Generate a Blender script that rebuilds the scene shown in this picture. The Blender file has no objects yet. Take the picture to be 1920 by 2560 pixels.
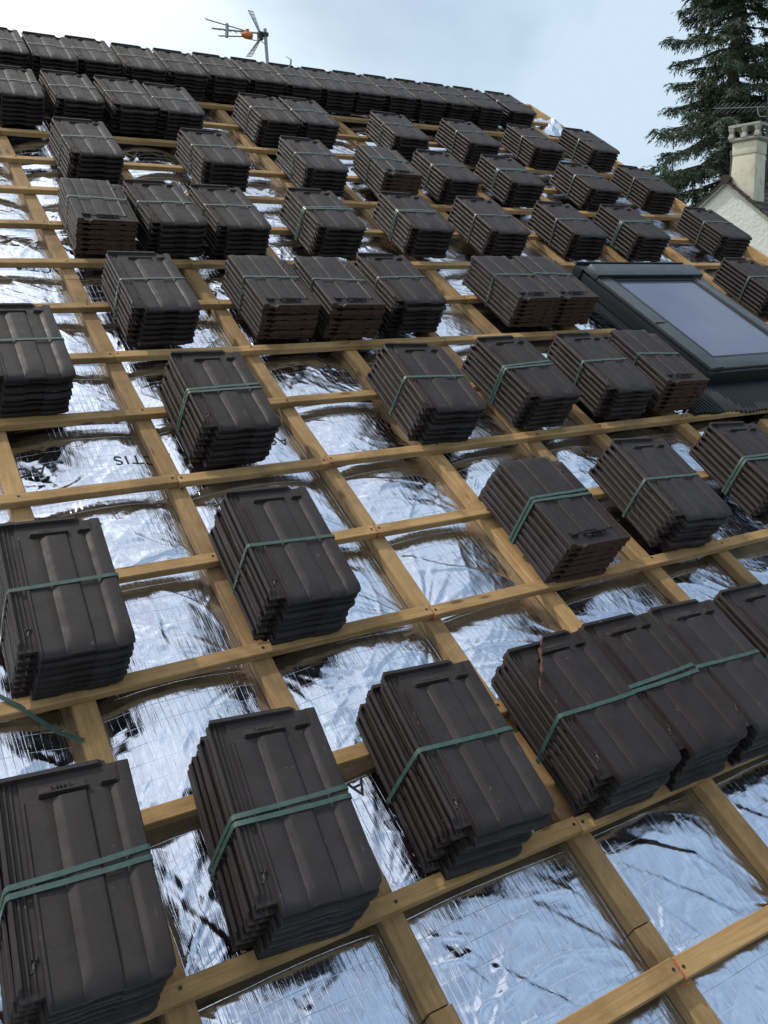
import bpy, bmesh, math, random
import numpy as np
from mathutils import Matrix, Vector
random.seed(4)
scn = bpy.context.scene
R = math.radians

# ------------------------------------------------------------------ camera, sky, sun
PITCH = R(30.5)
ROOF = Matrix.Translation((0, 0, 4.2)) @ Matrix.Rotation(PITCH, 4, 'X')      # roof frame: x along battens, y up the slope, z off the roof
CAM_R = Matrix(((0.85667983, 0.13674042, -0.49739495), (-0.51502883, 0.17239173, -0.8396585), (-0.02906848, 0.97549123, 0.21810978)))
cd = bpy.data.cameras.new('camera'); cam = bpy.data.objects.new('camera', cd); scn.collection.objects.link(cam)
cam.matrix_world = Matrix.Translation((-0.19362718, -1.95643929, 4.99400714)) @ CAM_R.to_4x4()
cd.sensor_fit = 'VERTICAL'; cd.sensor_height = 24; cd.lens = 24 * 2196.8 / 2560
cd.clip_start = .05; cd.clip_end = 2000
scn.camera = cam
SUN_EL, SUN_DIR2 = R(50), Vector((-.60, .80)).normalized()
SUN = Vector((SUN_DIR2.x * math.cos(SUN_EL), SUN_DIR2.y * math.cos(SUN_EL), math.sin(SUN_EL)))
w = bpy.data.worlds.new('World'); scn.world = w; w.use_nodes = True
nt = w.node_tree; nt.nodes.clear()
def N(t, **k):
    n = nt.nodes.new(t)
    for a, b in k.items(): setattr(n, a, b)
    return n
LK = lambda a, b: nt.links.new(a, b)
sky = N('ShaderNodeTexSky', sky_type='NISHITA', sun_disc=False, sun_elevation=SUN_EL, sun_rotation=math.atan2(SUN.x, SUN.y), altitude=50, air_density=1.2, dust_density=1.0)
tc = N('ShaderNodeTexCoord'); mp = N('ShaderNodeMapping'); mp.inputs['Scale'].default_value = (1.0, 1.0, 2.6); mp.inputs['Rotation'].default_value = (0, 0, R(25))
LK(tc.outputs['Generated'], mp.inputs[0])
n1 = N('ShaderNodeTexNoise'); n1.inputs['Scale'].default_value = 1.7; n1.inputs['Detail'].default_value = 7; n1.inputs['Roughness'].default_value = .5; n1.inputs['Distortion'].default_value = .5
LK(mp.outputs[0], n1.inputs['Vector'])
rp = N('ShaderNodeValToRGB'); rp.color_ramp.elements[0].position = .40; rp.color_ramp.elements[0].color = (.30,) * 3 + (1,); rp.color_ramp.elements[1].position = .60; rp.color_ramp.elements[1].color = (1, 1, 1, 1)
LK(n1.outputs[0], rp.inputs[0])
dt = N('ShaderNodeVectorMath', operation='DOT_PRODUCT'); dt.inputs[1].default_value = SUN
nrm = N('ShaderNodeVectorMath', operation='NORMALIZE'); LK(tc.outputs['Generated'], nrm.inputs[0]); LK(nrm.outputs[0], dt.inputs[0])
mr = N('ShaderNodeMapRange', interpolation_type='SMOOTHERSTEP'); mr.inputs['From Min'].default_value = .30; mr.inputs['From Max'].default_value = 1; mr.inputs['To Min'].default_value = 0; mr.inputs['To Max'].default_value = 1
LK(dt.outputs['Value'], mr.inputs[0])
cc = N('ShaderNodeMixRGB'); cc.inputs[1].default_value = (6.4, 8.0, 9.5, 1); cc.inputs[2].default_value = (19, 19, 18.6, 1)
LK(mr.outputs[0], cc.inputs[0])
mx = N('ShaderNodeMixRGB'); LK(rp.outputs[0], mx.inputs[0]); LK(sky.outputs[0], mx.inputs[1]); LK(cc.outputs[0], mx.inputs[2])
bg = N('ShaderNodeBackground'); bg.inputs[1].default_value = .1; LK(mx.outputs[0], bg.inputs[0])
wo = N('ShaderNodeOutputWorld'); LK(bg.outputs[0], wo.inputs[0])
sd = bpy.data.lights.new('sun', 'SUN'); sd.energy = 2.6; sd.angle = R(1.2); sd.color = (1, .95, .87)
so = bpy.data.objects.new('sun', sd); scn.collection.objects.link(so); so.rotation_euler = SUN.to_track_quat('Z', 'Y').to_euler()
so.location = (0, 0, 30)
vs = scn.view_settings; scn.display_settings.display_device = 'sRGB'; vs.view_transform = 'Standard'; vs.look = 'None'; vs.exposure = 0; vs.gamma = 1

# ------------------------------------------------------------------ materials
def mat(name, base=(.5, .5, .5), rough=.6, metal=0, spec=.5):
    m = bpy.data.materials.new(name); m.use_nodes = True
    b = m.node_tree.nodes['Principled BSDF']
    b.inputs['Base Color'].default_value = (*base, 1); b.inputs['Roughness'].default_value = rough
    b.inputs['Metallic'].default_value = metal; b.inputs['Specular IOR Level'].default_value = spec
    return m, m.node_tree, b
def nd(t, ty, **k):
    n = t.nodes.new(ty)
    for a, b in k.items():
        if a in n.inputs: n.inputs[a].default_value = b
        else: setattr(n, a, b)
    return n
def noise(t, scale, detail=4, rough=.5, vec=None, dist=0):
    n = nd(t, 'ShaderNodeTexNoise'); n.inputs['Scale'].default_value = scale; n.inputs['Detail'].default_value = detail
    n.inputs['Roughness'].default_value = rough; n.inputs['Distortion'].default_value = dist
    if vec is not None: t.links.new(vec, n.inputs['Vector'])
    return n.outputs[0]
def ramp(t, src, stops):
    r = nd(t, 'ShaderNodeValToRGB'); e = r.color_ramp.elements
    while len(e) < len(stops): e.new(.5)
    for q, (p, c) in zip(e, stops): q.position = p; q.color = (*c, 1) if len(c) == 3 else c
    t.links.new(src, r.inputs[0]); return r.outputs[0]
def mixc(t, fac, a, b, mode='MIX'):
    n = nd(t, 'ShaderNodeMixRGB', blend_type=mode)
    for i, v in enumerate((fac, a, b)):
        if hasattr(v, 'links'): t.links.new(v, n.inputs[i])
        else: n.inputs[i].default_value = v if i == 0 else (*v, 1)
    return n.outputs[0]
def bump(t, b, h, strength=.3, dist=.002, prev=None):
    n = nd(t, 'ShaderNodeBump'); n.inputs['Strength'].default_value = strength; n.inputs['Distance'].default_value = dist
    t.links.new(h, n.inputs['Height'])
    if prev is not None: t.links.new(prev, n.inputs['Normal'])
    t.links.new(n.outputs[0], b.inputs['Normal']); return n.outputs[0]
def objvec(t, scale=(1, 1, 1)):
    c = nd(t, 'ShaderNodeTexCoord'); m = nd(t, 'ShaderNodeMapping'); m.inputs['Scale'].default_value = scale
    t.links.new(c.outputs['Object'], m.inputs[0])
    # a different stretch of the texture for every object
    i = nd(t, 'ShaderNodeObjectInfo'); a = nd(t, 'ShaderNodeVectorMath', operation='SCALE'); a.inputs[0].default_value = (37, 23, 11); t.links.new(i.outputs['Random'], a.inputs['Scale'])
    s = nd(t, 'ShaderNodeVectorMath', operation='ADD'); t.links.new(m.outputs[0], s.inputs[0]); t.links.new(a.outputs[0], s.inputs[1])
    return s.outputs[0], i.outputs['Random']

# concrete tile, dark brown coat
M_TILE, t, b = mat('tile_coat', rough=.6, spec=.32)
v, rnd = objvec(t)
c = ramp(t, noise(t, 14, 5, .6, v), [(.3, (.0175, .0135, .0125)), (.7, (.029, .0235, .0225))])
c = mixc(t, rnd, mixc(t, 1, c, (1.08, 1.08, 1.12), 'MULTIPLY'), mixc(t, 1, c, (.80, .66, .60), 'MULTIPLY'))
sp = ramp(t, noise(t, 900, 2, .6, v), [(.35, (.72,) * 3), (.65, (1.3,) * 3)])
c = mixc(t, 1, c, sp, 'MULTIPLY')
dust = ramp(t, noise(t, 5, 6, .7, v, 1.5), [(.56, (0,) * 3), (.74, (.28,) * 3)])
c = mixc(t, dust, c, (.06, .05, .044))
ch = ramp(t, noise(t, 60, 3, .5, v, .4), [(.715, (0,) * 3), (.73, (.8,) * 3)])
c = mixc(t, ch, c, (.10, .078, .068))
vs_c, _ = objvec(t, (120, 7, 7)); rot_ = nd(t, 'ShaderNodeMapping'); rot_.inputs['Rotation'].default_value = (0, 0, .35); t.links.new(vs_c, rot_.inputs[0])
scr = ramp(t, noise(t, 1.6, 2, .4, rot_.outputs[0], .3), [(.735, (0,) * 3), (.75, (.5,) * 3)]); c = mixc(t, scr, c, (.11, .09, .08))
t.links.new(c, b.inputs['Base Color'])
rr = ramp(t, noise(t, 30, 4, .6, v), [(.3, (.50,) * 3), (.75, (.70,) * 3)]); t.links.new(rr, b.inputs['Roughness'])
bump(t, b, noise(t, 500, 3, .7, v), .35, .0012)
# raw brown end
M_RAW, t, b = mat('tile_raw_end', rough=.85, spec=.2)
v, rnd = objvec(t)
c = ramp(t, noise(t, 40, 5, .6, v), [(.3, (.055, .030, .022)), (.7, (.095, .052, .038))])
t.links.new(c, b.inputs['Base Color']); bump(t, b, noise(t, 250, 4, .7, v), .5, .002)
M_BREAK, t, b = mat('tile_break', rough=.9, spec=.2)
v, rnd = objvec(t)
c = ramp(t, noise(t, 120, 4, .6, v), [(.3, (.10, .042, .032)), (.7, (.17, .078, .058))])
t.links.new(c, b.inputs['Base Color']); bump(t, b, noise(t, 300, 4, .7, v), .6, .002)
# strap
M_STRAP, t, b = mat('strap_plastic', (.085, .19, .165), .38)
v, rnd = objvec(t)
c = ramp(t, noise(t, 60, 3, .5, v), [(.3, (.026, .060, .048)), (.7, (.044, .090, .073))])
t.links.new(c, b.inputs['Base Color']); bump(t, b, noise(t, 300, 2, .5, v), .3, .0006)
# wood
def wood(name, c0, c1, dark):
    m, t, b = mat(name, rough=.72, spec=.25)
    v, rnd = objvec(t, (1.6, 34, 34))
    g = noise(t, 2.2, 6, .6, v, .8)
    c = ramp(t, g, [(.28, c0), (.72, c1)])
    fine = ramp(t, noise(t, 9, 4, .7, v), [(.3, (.82,) * 3), (.7, (1.12,) * 3)])
    c = mixc(t, 1, c, fine, 'MULTIPLY')
    v2, _ = objvec(t, (1, 1, 1))
    st = ramp(t, noise(t, 5, 5, .65, v2, .5), [(.46, (0,) * 3), (.68, (.75,) * 3)])
    c = mixc(t, st, c, dark)
    vk, _ = objvec(t, (4.5, 16, 16))
    vo = nd(t, 'ShaderNodeTexVoronoi'); vo.inputs['Scale'].default_value = 1.1; t.links.new(vk, vo.inputs['Vector'])
    kn = ramp(t, vo.outputs['Distance'], [(.07, (.85,) * 3), (.15, (0,) * 3)])
    c = mixc(t, kn, c, (.11, .055, .02))
    tone = mixc(t, rnd, (.84, .82, .78), (1.1, 1.08, 1.04)); c = mixc(t, 1, c, tone, 'MULTIPLY')
    t.links.new(c, b.inputs['Base Color'])
    bump(t, b, noise(t, 6, 5, .6, v), .35, .0015)
    return m
M_WOOD = wood('batten_wood', (.34, .20, .082), (.48, .31, .14), (.18, .11, .05))
M_WOOD2 = wood('weathered_wood', (.27, .165, .072), (.39, .255, .12), (.14, .09, .046))
M_NAIL, t, b = mat('nail_steel', (.035, .03, .03), .5, .6)
M_PAINT, t, b = mat('marker_paint', (.45, .09, .04), .7)
# foil
M_FOIL, t, b = mat('foil_film', (.62, .68, .80), .05, 1)
tcn = nd(t, 'ShaderNodeTexCoord'); ov = tcn.outputs['Object']
sepx = nd(t, 'ShaderNodeSeparateXYZ')
wv = nd(t, 'ShaderNodeVectorMath', operation='ADD'); nz = nd(t, 'ShaderNodeTexNoise'); nz.inputs['Scale'].default_value = 5; nz.inputs['Detail'].default_value = 3
t.links.new(ov, nz.inputs['Vector']); sc_ = nd(t, 'ShaderNodeVectorMath', operation='SCALE'); sc_.inputs['Scale'].default_value = .012
t.links.new(nz.outputs['Color'], sc_.inputs[0]); t.links.new(ov, wv.inputs[0]); t.links.new(sc_.outputs[0], wv.inputs[1]); t.links.new(wv.outputs[0], sepx.inputs[0])
def thread(src, period, width, shear=None):
    a = nd(t, 'ShaderNodeMath', operation='DIVIDE'); t.links.new(src, a.inputs[0]); a.inputs[1].default_value = period
    f = nd(t, 'ShaderNodeMath', operation='FRACT'); t.links.new(a.outputs[0], f.inputs[0])
    s = nd(t, 'ShaderNodeMath', operation='SUBTRACT'); t.links.new(f.outputs[0], s.inputs[0]); s.inputs[1].default_value = .5
    ab = nd(t, 'ShaderNodeMath', operation='ABSOLUTE'); t.links.new(s.outputs[0], ab.inputs[0])
    m_ = nd(t, 'ShaderNodeMapRange', interpolation_type='SMOOTHSTEP'); m_.inputs['From Min'].default_value = 0; m_.inputs['From Max'].default_value = width; m_.inputs['To Min'].default_value = 1; m_.inputs['To Max'].default_value = 0
    t.links.new(ab.outputs[0], m_.inputs[0]); return m_.outputs[0]
tx = thread(sepx.outputs['X'], .0165, .065); ty = thread(sepx.outputs['Y'], .047, .02)
add = nd(t, 'ShaderNodeMath', operation='MAXIMUM'); t.links.new(tx, add.inputs[0]); t.links.new(ty, add.inputs[1])
msk = nd(t, 'ShaderNodeMath', operation='MULTIPLY'); t.links.new(add.outputs[0], msk.inputs[0]); t.links.new(ramp(t, noise(t, 3.1, 4, .6, ov), [(.40, (.35,) * 3), (.60, (1,) * 3)]), msk.inputs[1])
nb = bump(t, b, msk.outputs[0], .5, .0007)
mpf = nd(t, 'ShaderNodeMapping'); mpf.inputs['Scale'].default_value = (1.6, .55, 1); mpf.inputs['Rotation'].default_value = (0, 0, .25); t.links.new(ov, mpf.inputs[0])
cr0 = noise(t, 30, 7, .66, mpf.outputs[0], 1.3); crm = nd(t, 'ShaderNodeMath', operation='MULTIPLY'); t.links.new(cr0, crm.inputs[0])
t.links.new(ramp(t, noise(t, 4.5, 4, .6, ov, .6), [(.40, (.12,) * 3), (.60, (1,) * 3)]), crm.inputs[1]); cr = crm.outputs[0]
nb = bump(t, b, cr, .22, .004, nb)
mps = nd(t, 'ShaderNodeMapping'); mps.inputs['Scale'].default_value = (74, 5.5, 1); mps.inputs['Rotation'].default_value = (0, 0, .04); t.links.new(wv.outputs[0], mps.inputs[0])
br = nd(t, 'ShaderNodeMath', operation='MULTIPLY'); t.links.new(noise(t, 1.0, 5, .6, mps.outputs[0], .4), br.inputs[0])
t.links.new(ramp(t, noise(t, 3.7, 3, .5, ov, .4), [(.36, (.35,) * 3), (.62, (1,) * 3)]), br.inputs[1])
nb = bump(t, b, br.outputs[0], .6, .0038, nb)
cr2 = noise(t, 160, 4, .6, mpf.outputs[0], .5)
nb = bump(t, b, cr2, .07, .001, nb)
rr = ramp(t, noise(t, 8, 4, .6, ov), [(.3, (.035,) * 3), (.7, (.12,) * 3)]); t.links.new(rr, b.inputs['Roughness'])
M_INK, t, b = mat('print_ink', (.012, .012, .014), .35)
# skylight
M_GREY, t, b = mat('coated_aluminium', (.060, .072, .076), .36, .35)
v, rnd = objvec(t); rr = ramp(t, noise(t, 20, 4, .6, v), [(.3, (.28,) * 3), (.7, (.5,) * 3)]); t.links.new(rr, b.inputs['Roughness'])
c = ramp(t, noise(t, 9, 5, .6, v), [(.3, (.050, .062, .066)), (.75, (.078, .090, .092))]); t.links.new(c, b.inputs['Base Color'])
M_DARK, t, b = mat('dark_flashing', (.013, .018, .022), .5, .2)
M_GLASS, t, b = mat('window_glass', (.03, .035, .06), .05, 0, 1.0)
v, rnd = objvec(t)
c = ramp(t, noise(t, 3, 4, .6, v), [(.3, (.09, .105, .165)), (.7, (.125, .14, .205))]); t.links.new(c, b.inputs['Base Color'])
dr = ramp(t, noise(t, 22, 5, .7, v), [(.3, (.04,) * 3), (.75, (.14,) * 3)]); t.links.new(dr, b.inputs['Roughness'])
# buildings
M_RENDER, t, b = mat('rough_render', (.7, .66, .56), .9, spec=.2)
v, rnd = objvec(t)
c = ramp(t, noise(t, 1.2, 5, .6, v), [(.3, (.70, .68, .62)), (.7, (.82, .80, .74))]); t.links.new(c, b.inputs['Base Color'])
bump(t, b, noise(t, 11, 5, .65, v), .6, .04)
M_CHIM, t, b = mat('chimney_render', (.5, .44, .31), .88, spec=.2)
v, rnd = objvec(t)
c = ramp(t, noise(t, 2.0, 6, .6, v), [(.3, (.58, .53, .41)), (.65, (.74, .69, .55))])
s_ = ramp(t, noise(t, 3.3, 5, .65, v, .6), [(.55, (0,) * 3), (.7, (.7,) * 3)]); c = mixc(t, s_, c, (.40, .36, .28)); t.links.new(c, b.inputs['Base Color'])
bump(t, b, noise(t, 40, 4, .6, v), .4, .01)
M_CONC, t, b = mat('cap_concrete', (.4, .38, .34), .9)
v, rnd = objvec(t); c = ramp(t, noise(t, 7, 6, .65, v), [(.3, (.27, .255, .22)), (.7, (.46, .44, .39))]); t.links.new(c, b.inputs['Base Color'])
M_OLDROOF, t, b = mat('old_roof_tiles', (.05, .035, .03), .85)
v, rnd = objvec(t); c = ramp(t, noise(t, 5, 6, .7, v), [(.3, (.028, .020, .017)), (.7, (.075, .052, .042))]); t.links.new(c, b.inputs['Base Color'])
bump(t, b, noise(t, 18, 4, .6, v), .6, .03)
M_FLUE, t, b = mat('flue_black', (.01, .01, .01), .9)
M_ALU, t, b = mat('aerial_aluminium', (.32, .33, .33), .42, .8)
M_ORANGE, t, b = mat('orange_plastic', (.62, .16, .03), .5)
M_BLACKP, t, b = mat('black_plastic', (.03, .03, .035), .5)
M_GROUND, t, b = mat('grass_ground', (.06, .09, .03), .95)
c = ramp(t, noise(t, .4, 6, .6, nd(t, 'ShaderNodeTexCoord').outputs['Object']), [(.3, (.045, .07, .022)), (.7, (.09, .11, .045))]); t.links.new(c, b.inputs['Base Color'])
M_BARK, t, b = mat('conifer_bark', (.13, .10, .08), .95)
v, rnd = objvec(t, (3, 3, .6)); c = ramp(t, noise(t, 4, 6, .7, v), [(.3, (.07, .052, .042)), (.7, (.17, .135, .11))]); t.links.new(c, b.inputs['Base Color'])
M_NEEDLE, t, b = mat('conifer_needles', (.035, .06, .035), .75, spec=.3)
g = nd(t, 'ShaderNodeNewGeometry'); c = ramp(t, g.outputs['Random Per Island'], [(0, (.044, .070, .048)), (.6, (.074, .108, .068)), (1, (.12, .15, .08))])  # greens lightened: haze over the trees is put into the needle colour
t.links.new(c, b.inputs['Base Color'])

# ------------------------------------------------------------------ helpers
COL = scn.collection
def tag(o, label=None, cat=None, group=None, kind=None):
    if label: o['label'] = label
    if cat: o['category'] = cat
    if group: o['group'] = group
    if kind: o['kind'] = kind
    return o
def empty(name, mtx, **k):
    o = bpy.data.objects.new(name, None); COL.objects.link(o); o.empty_display_size = .1; o.matrix_world = mtx
    return tag(o, **k)
def link(name, me, parent=None, mtx=None):
    o = bpy.data.objects.new(name, me); COL.objects.link(o)
    if parent is not None: o.parent = parent
    if mtx is not None: o.matrix_local = mtx
    return o
class MB:
    def __init__(s): s.v = []; s.f = []; s.m = []
    def add(s, vs, fs, mi=0):
        n = len(s.v); s.v += [tuple(p) for p in vs]; s.f += [tuple(n + i for i in f) for f in fs]; s.m += [mi] * len(fs); return s
    def box(s, x0, x1, y0, y1, z0, z1, mi=0, mtx=None):
        vs = [Vector((x, y, z)) for z in (z0, z1) for y in (y0, y1) for x in (x0, x1)]
        if mtx is not None: vs = [mtx @ p for p in vs]
        return s.add(vs, [(0, 2, 3, 1), (4, 5, 7, 6), (0, 1, 5, 4), (2, 6, 7, 3), (0, 4, 6, 2), (1, 3, 7, 5)], mi)
    def hull8(s, lo, hi, mi=0):    # two quads (bottom, top), each anticlockwise
        return s.add(list(lo) + list(hi), [(3, 2, 1, 0), (4, 5, 6, 7), (0, 1, 5, 4), (1, 2, 6, 5), (2, 3, 7, 6), (3, 0, 4, 7)], mi)
    def tube(s, pts, rad, sides=8, mi=0):
        pts = [Vector(p) for p in pts]; rads = rad if isinstance(rad, (list, tuple)) else [rad] * len(pts)
        rings = []; up = None
        for i, p in enumerate(pts):
            d = (pts[min(i + 1, len(pts) - 1)] - pts[max(i - 1, 0)]).normalized()
            if up is None: up = d.orthogonal().normalized()
            a = (up - d * up.dot(d)).normalized(); up = a; bb = d.cross(a)
            rings.append([p + (a * math.cos(q) + bb * math.sin(q)) * rads[i] for q in [2 * math.pi * k / sides for k in range(sides)]])
        vs = [q for r in rings for q in r]; fs = []
        for i in range(len(pts) - 1):
            for k in range(sides):
                fs.append((i * sides + k, i * sides + (k + 1) % sides, (i + 1) * sides + (k + 1) % sides, (i + 1) * sides + k))
        fs.append(tuple(reversed(range(sides)))); fs.append(tuple(range((len(pts) - 1) * sides, len(pts) * sides)))
        return s.add(vs, fs, mi)
    def ribbon(s, pts, half, thick, mi=0):  # strap: pts are (point, side vector, normal)
        vs = []
        for p, sd_, nn in pts:
            vs += [p - sd_ * half, p + sd_ * half, p + sd_ * half + nn * thick, p - sd_ * half + nn * thick]
        fs = []
        for i in range(len(pts) - 1):
            a = 4 * i; c_ = a + 4
            for k in range(4): fs.append((a + k, a + (k + 1) % 4, c_ + (k + 1) % 4, c_ + k))
        n = 4 * (len(pts) - 1); fs += [(3, 2, 1, 0), (n, n + 1, n + 2, n + 3)]
        return s.add(vs, fs, mi)
    def mesh(s, name, mats, smooth=False, angle=None, bev=0):
        me = bpy.data.meshes.new(name); me.from_pydata(s.v, [], s.f)
        for m in mats: me.materials.append(m)
        me.polygons.foreach_set('material_index', s.m)
        bm = bmesh.new(); bm.from_mesh(me)
        bmesh.ops.recalc_face_normals(bm, faces=bm.faces)
        if bev:
            es = [e for e in bm.edges if len(e.link_faces) == 2 and e.calc_face_angle(0) > .5]
            bmesh.ops.bevel(bm, geom=es, offset=bev, segments=2, affect='EDGES', profile=.6)
        bm.to_mesh(me); bm.free()
        if smooth or bev or angle:
            me.polygons.foreach_set('use_smooth', [True] * len(me.polygons)); me.set_sharp_from_angle(angle=R(angle or 35))
        return me
    def obj(s, name, mats, parent=None, **k):
        return link(name, s.mesh(name, mats if isinstance(mats, list) else [mats], **k), parent)

# ------------------------------------------------------------------ the setting
g = MB(); g.add([(-900, -900, 0), (900, -900, 0), (900, 900, 0), (-900, 900, 0)], [(0, 1, 2, 3)])
tag(g.obj('ground', M_GROUND), kind='structure')

G = .345
COLS = [-1.25, -.80, -.30, .15, .595, 1.10, 1.525, 1.98, 2.32, 2.80, 3.28, 3.77, 4.26, 4.72]
X0, X1, Y0, YR = -1.6, 5.07, -2.2, 4.93
roof = empty('house_roof', ROOF, label='half built pitched roof of timber battens over silver foil, under the tile bundles', cat='roof')

# foil underlay: one sheet, pinned under the counter battens, wrinkled between them
rng = np.random.default_rng(11)
def vnoise(x, y, seed):
    r = np.random.default_rng(seed).random((64, 64)) * 2 - 1
    xi = np.floor(x).astype(int); yi = np.floor(y).astype(int); fx = x - xi; fy = y - yi
    fx = fx * fx * fx * (fx * (fx * 6 - 15) + 10); fy = fy * fy * fy * (fy * (fy * 6 - 15) + 10)
    g_ = lambda a, b: r[a % 64, b % 64]
    return (g_(xi, yi) * (1 - fx) + g_(xi + 1, yi) * fx) * (1 - fy) + (g_(xi, yi + 1) * (1 - fx) + g_(xi + 1, yi + 1) * fx) * fy
BATW = .038
CREASES = [((.657, -.74), (.73, -.927), .0045, .009), ((.70, -.81), (.873, -1.025), .0050, .010), ((.90, -.785), (1.072, -1.02), .0050, .009), ((1.134, -.715), (1.362, -.864), .0075, .013),
           ((1.150, -.80), (1.376, -1.03), .0045, .009), ((1.182, -.931), (1.24, -1.026), .003, .006), ((.935, -.739), (1.025, -.842), .004, .008), ((1.224, -1.078), (1.291, -1.176), .003, .007),
           ((.393, .273), (.392, .085), .003, .006), ((.554, .426), (.254, .335), .005, .010), ((.195, -.489), (.282, -.659), .006, .011), ((1.58, -.80), (1.80, -.98), .005, .010), ((.63, .60), (.90, .47), .004, .009), ((1.15, .25), (1.38, .10), .0045, .009)]
def foil_z(x, y):
    x = np.asarray(x, float); y = np.asarray(y, float)
    cx = np.array(COLS); i = np.clip(np.searchsorted(cx, x) - 1, 0, len(cx) - 2)
    a, b_ = cx[i], cx[i + 1]; u = np.clip((x - a - .03) / (b_ - a - .06), 0, 1); wd = b_ - a
    pin = 1 - np.exp(-((u * (1 - u)) / .035))                     # 0 on the timber, 1 in the bay
    k = y / G; kf = k - np.floor(k)
    # slack differs from cell to cell
    s = vnoise(x * 1.3 + 7, y * 1.7 + 3, 1) * .007 + vnoise(i * 3.7 + .5 + y * .5, y * 2.2, 2) * .009
    z = (4 * u * (1 - u)) ** .8 * (s + .019)
    zb = z.copy(); z = z * 0
    # folds pulled across the bay
    wx = x + .05 * vnoise(x * 3, y * 3, 5); wy = y + .05 * vnoise(x * 3 + 9, y * 3, 6)
    ang = .9 * vnoise(x * .9, y * .9, 7)
    p = wx * np.cos(ang) * 26 + wy * np.sin(ang) * 26
    z += pin * .0015 * vnoise(p, (wy - wx * .4) * 3.5, 8)
    p = (wx * .35 + wy) * 17; z += pin * .0018 * vnoise(p, (wx - wy * .3) * 3.1, 9) * (vnoise(x * 2, y * 2, 12) > -.1)
    # ridged creases
    c_ = 1 - np.abs(vnoise(wx * 9 + wy * 5, wy * 6 - wx * 3, 10)); z += pin * .0020 * c_ ** 5
    c_ = 1 - np.abs(vnoise(wx * 17 - wy * 12, wy * 13 + wx * 5, 13)); z += pin * .0014 * c_ ** 4
    # fans of wrinkles that start where battens are nailed down
    for j, xc in enumerate(COLS):
        m = (np.abs(x - xc) < .34)
        if not m.any(): continue
        xm = x[m]; ym = y[m]; kk = np.floor(ym / G); acc = np.zeros_like(xm)
        for dk in (0, 1):
            yn = (kk + dk) * G - .02; dx = xm - xc; dy = ym - yn; r = np.hypot(dx, dy) + 1e-4; th = np.arctan2(dy, np.abs(dx) + 1e-4)
            h = np.sin((kk + dk) * 12.9 + j * 78.2) * 43758.5; h = h - np.floor(h)
            sgn = np.where(dx > 0, 11.3, 0)
            acc += (.12 + 1.0 * h * h) * .0060 * np.exp(-r / .13) * np.minimum(r / .05, 1) * vnoise(th * 12.5 + sgn + h * 9, r * 2.5 + (kk + dk) * 3.1 + j * 1.7, 20)
        z[m] += acc * np.minimum(1, np.maximum(0, (np.abs(xm - xc) - .025) / .02))
    z += pin * .0006 * vnoise(x * 60, y * 35, 14)
    # sharp diagonal pleats where the sheet is drawn tight
    for a_, fr, sd_ in ((.62, 5.2, 41), (-.5, 4.1, 43), (1.25, 4.7, 47)):
        pu = wx * math.cos(a_) + wy * math.sin(a_); pv = -wx * math.sin(a_) + wy * math.cos(a_)
        m_ = np.clip((vnoise(x * 2.3 + sd_, y * 2.9, sd_) - .05) * 3, 0, 1)
        c_ = 1 - np.abs(vnoise(pu * fr * 3.2, pv * fr * .55, sd_ + 1)); z += pin * m_ * .0042 * c_ ** 9
    # long single creases in the nearest bays
    for (ax, ay), (bx_, by_), A_, w_ in CREASES:
        L2 = math.hypot(bx_ - ax, by_ - ay); ux, uy = (bx_ - ax) / L2, (by_ - ay) / L2
        t_ = ((x - ax) * ux + (y - ay) * uy) / L2
        sel = (t_ > -.1) & (t_ < 1.1)
        d_ = -(x - ax) * uy + (y - ay) * ux + .009 * vnoise(t_ * 3 + ax * 9, t_ * 0 + ay, 61) + .0012 * vnoise(t_ * 40, t_ * 0 + ax * 7, 62)
        ww = w_ * (1.5 - 1.1 * np.clip(t_, 0, 1)); e_ = np.clip(t_ * 9 + .4, 0, 1) * np.clip((1.05 - t_) * 5, 0, 1)
        z += np.where(sel, -.62 * A_ * e_ * np.tanh(d_ / (ww * .6)) * np.exp(-np.abs(d_) / .05), 0)
    # crumpled patches
    m_ = np.clip((vnoise(x * 3.1 + 5, y * 3.7, 51) - .15) * 3.2, 0, 1); z += pin * m_ * .0010 * (np.abs(vnoise(x * 38 + y * 14, y * 22 - x * 6, 52)) + .6 * np.abs(vnoise(x * 71, y * 40, 53)))
    # taut just below each batten, so the timber is mirrored there as a brown band
    q = (np.ceil((y + .0) / G) * G - BATW - y); calm = .22 + .78 * np.clip((q - .015) / .075, 0, 1) ** 1.5
    tilt = -.004 * np.exp(-np.maximum(q, 0) / .05)
    return np.minimum(-.058 + zb + z * calm + tilt * pin, -.0285)
xs = np.concatenate([np.arange(X0, -.45, .012), np.arange(-.45, 3.0, .0048), np.arange(3.0, X1 - .03, .010), [X1 - .03]])
ys = np.concatenate([np.arange(Y0, -1.45, .014), np.arange(-1.45, 1.45, .0048), np.arange(1.45, 2.6, .008), np.arange(2.6, YR, .014), [YR]])
XX, YY = np.meshgrid(xs, ys); ZZ = foil_z(XX.ravel(), YY.ravel())
nx, ny = len(xs), len(ys)
co = np.stack([XX.ravel(), YY.ravel(), ZZ], 1).astype(np.float32)
idx = np.arange(nx * ny).reshape(ny, nx)
q = np.stack([idx[:-1, :-1], idx[:-1, 1:], idx[1:, 1:], idx[1:, :-1]], -1).reshape(-1, 4).astype(np.int32)
me = bpy.data.meshes.new('foil_underlay'); me.vertices.add(nx * ny); me.vertices.foreach_set('co', co.ravel())
me.loops.add(q.size); me.loops.foreach_set('vertex_index', q.ravel()); me.polygons.add(len(q))
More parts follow.
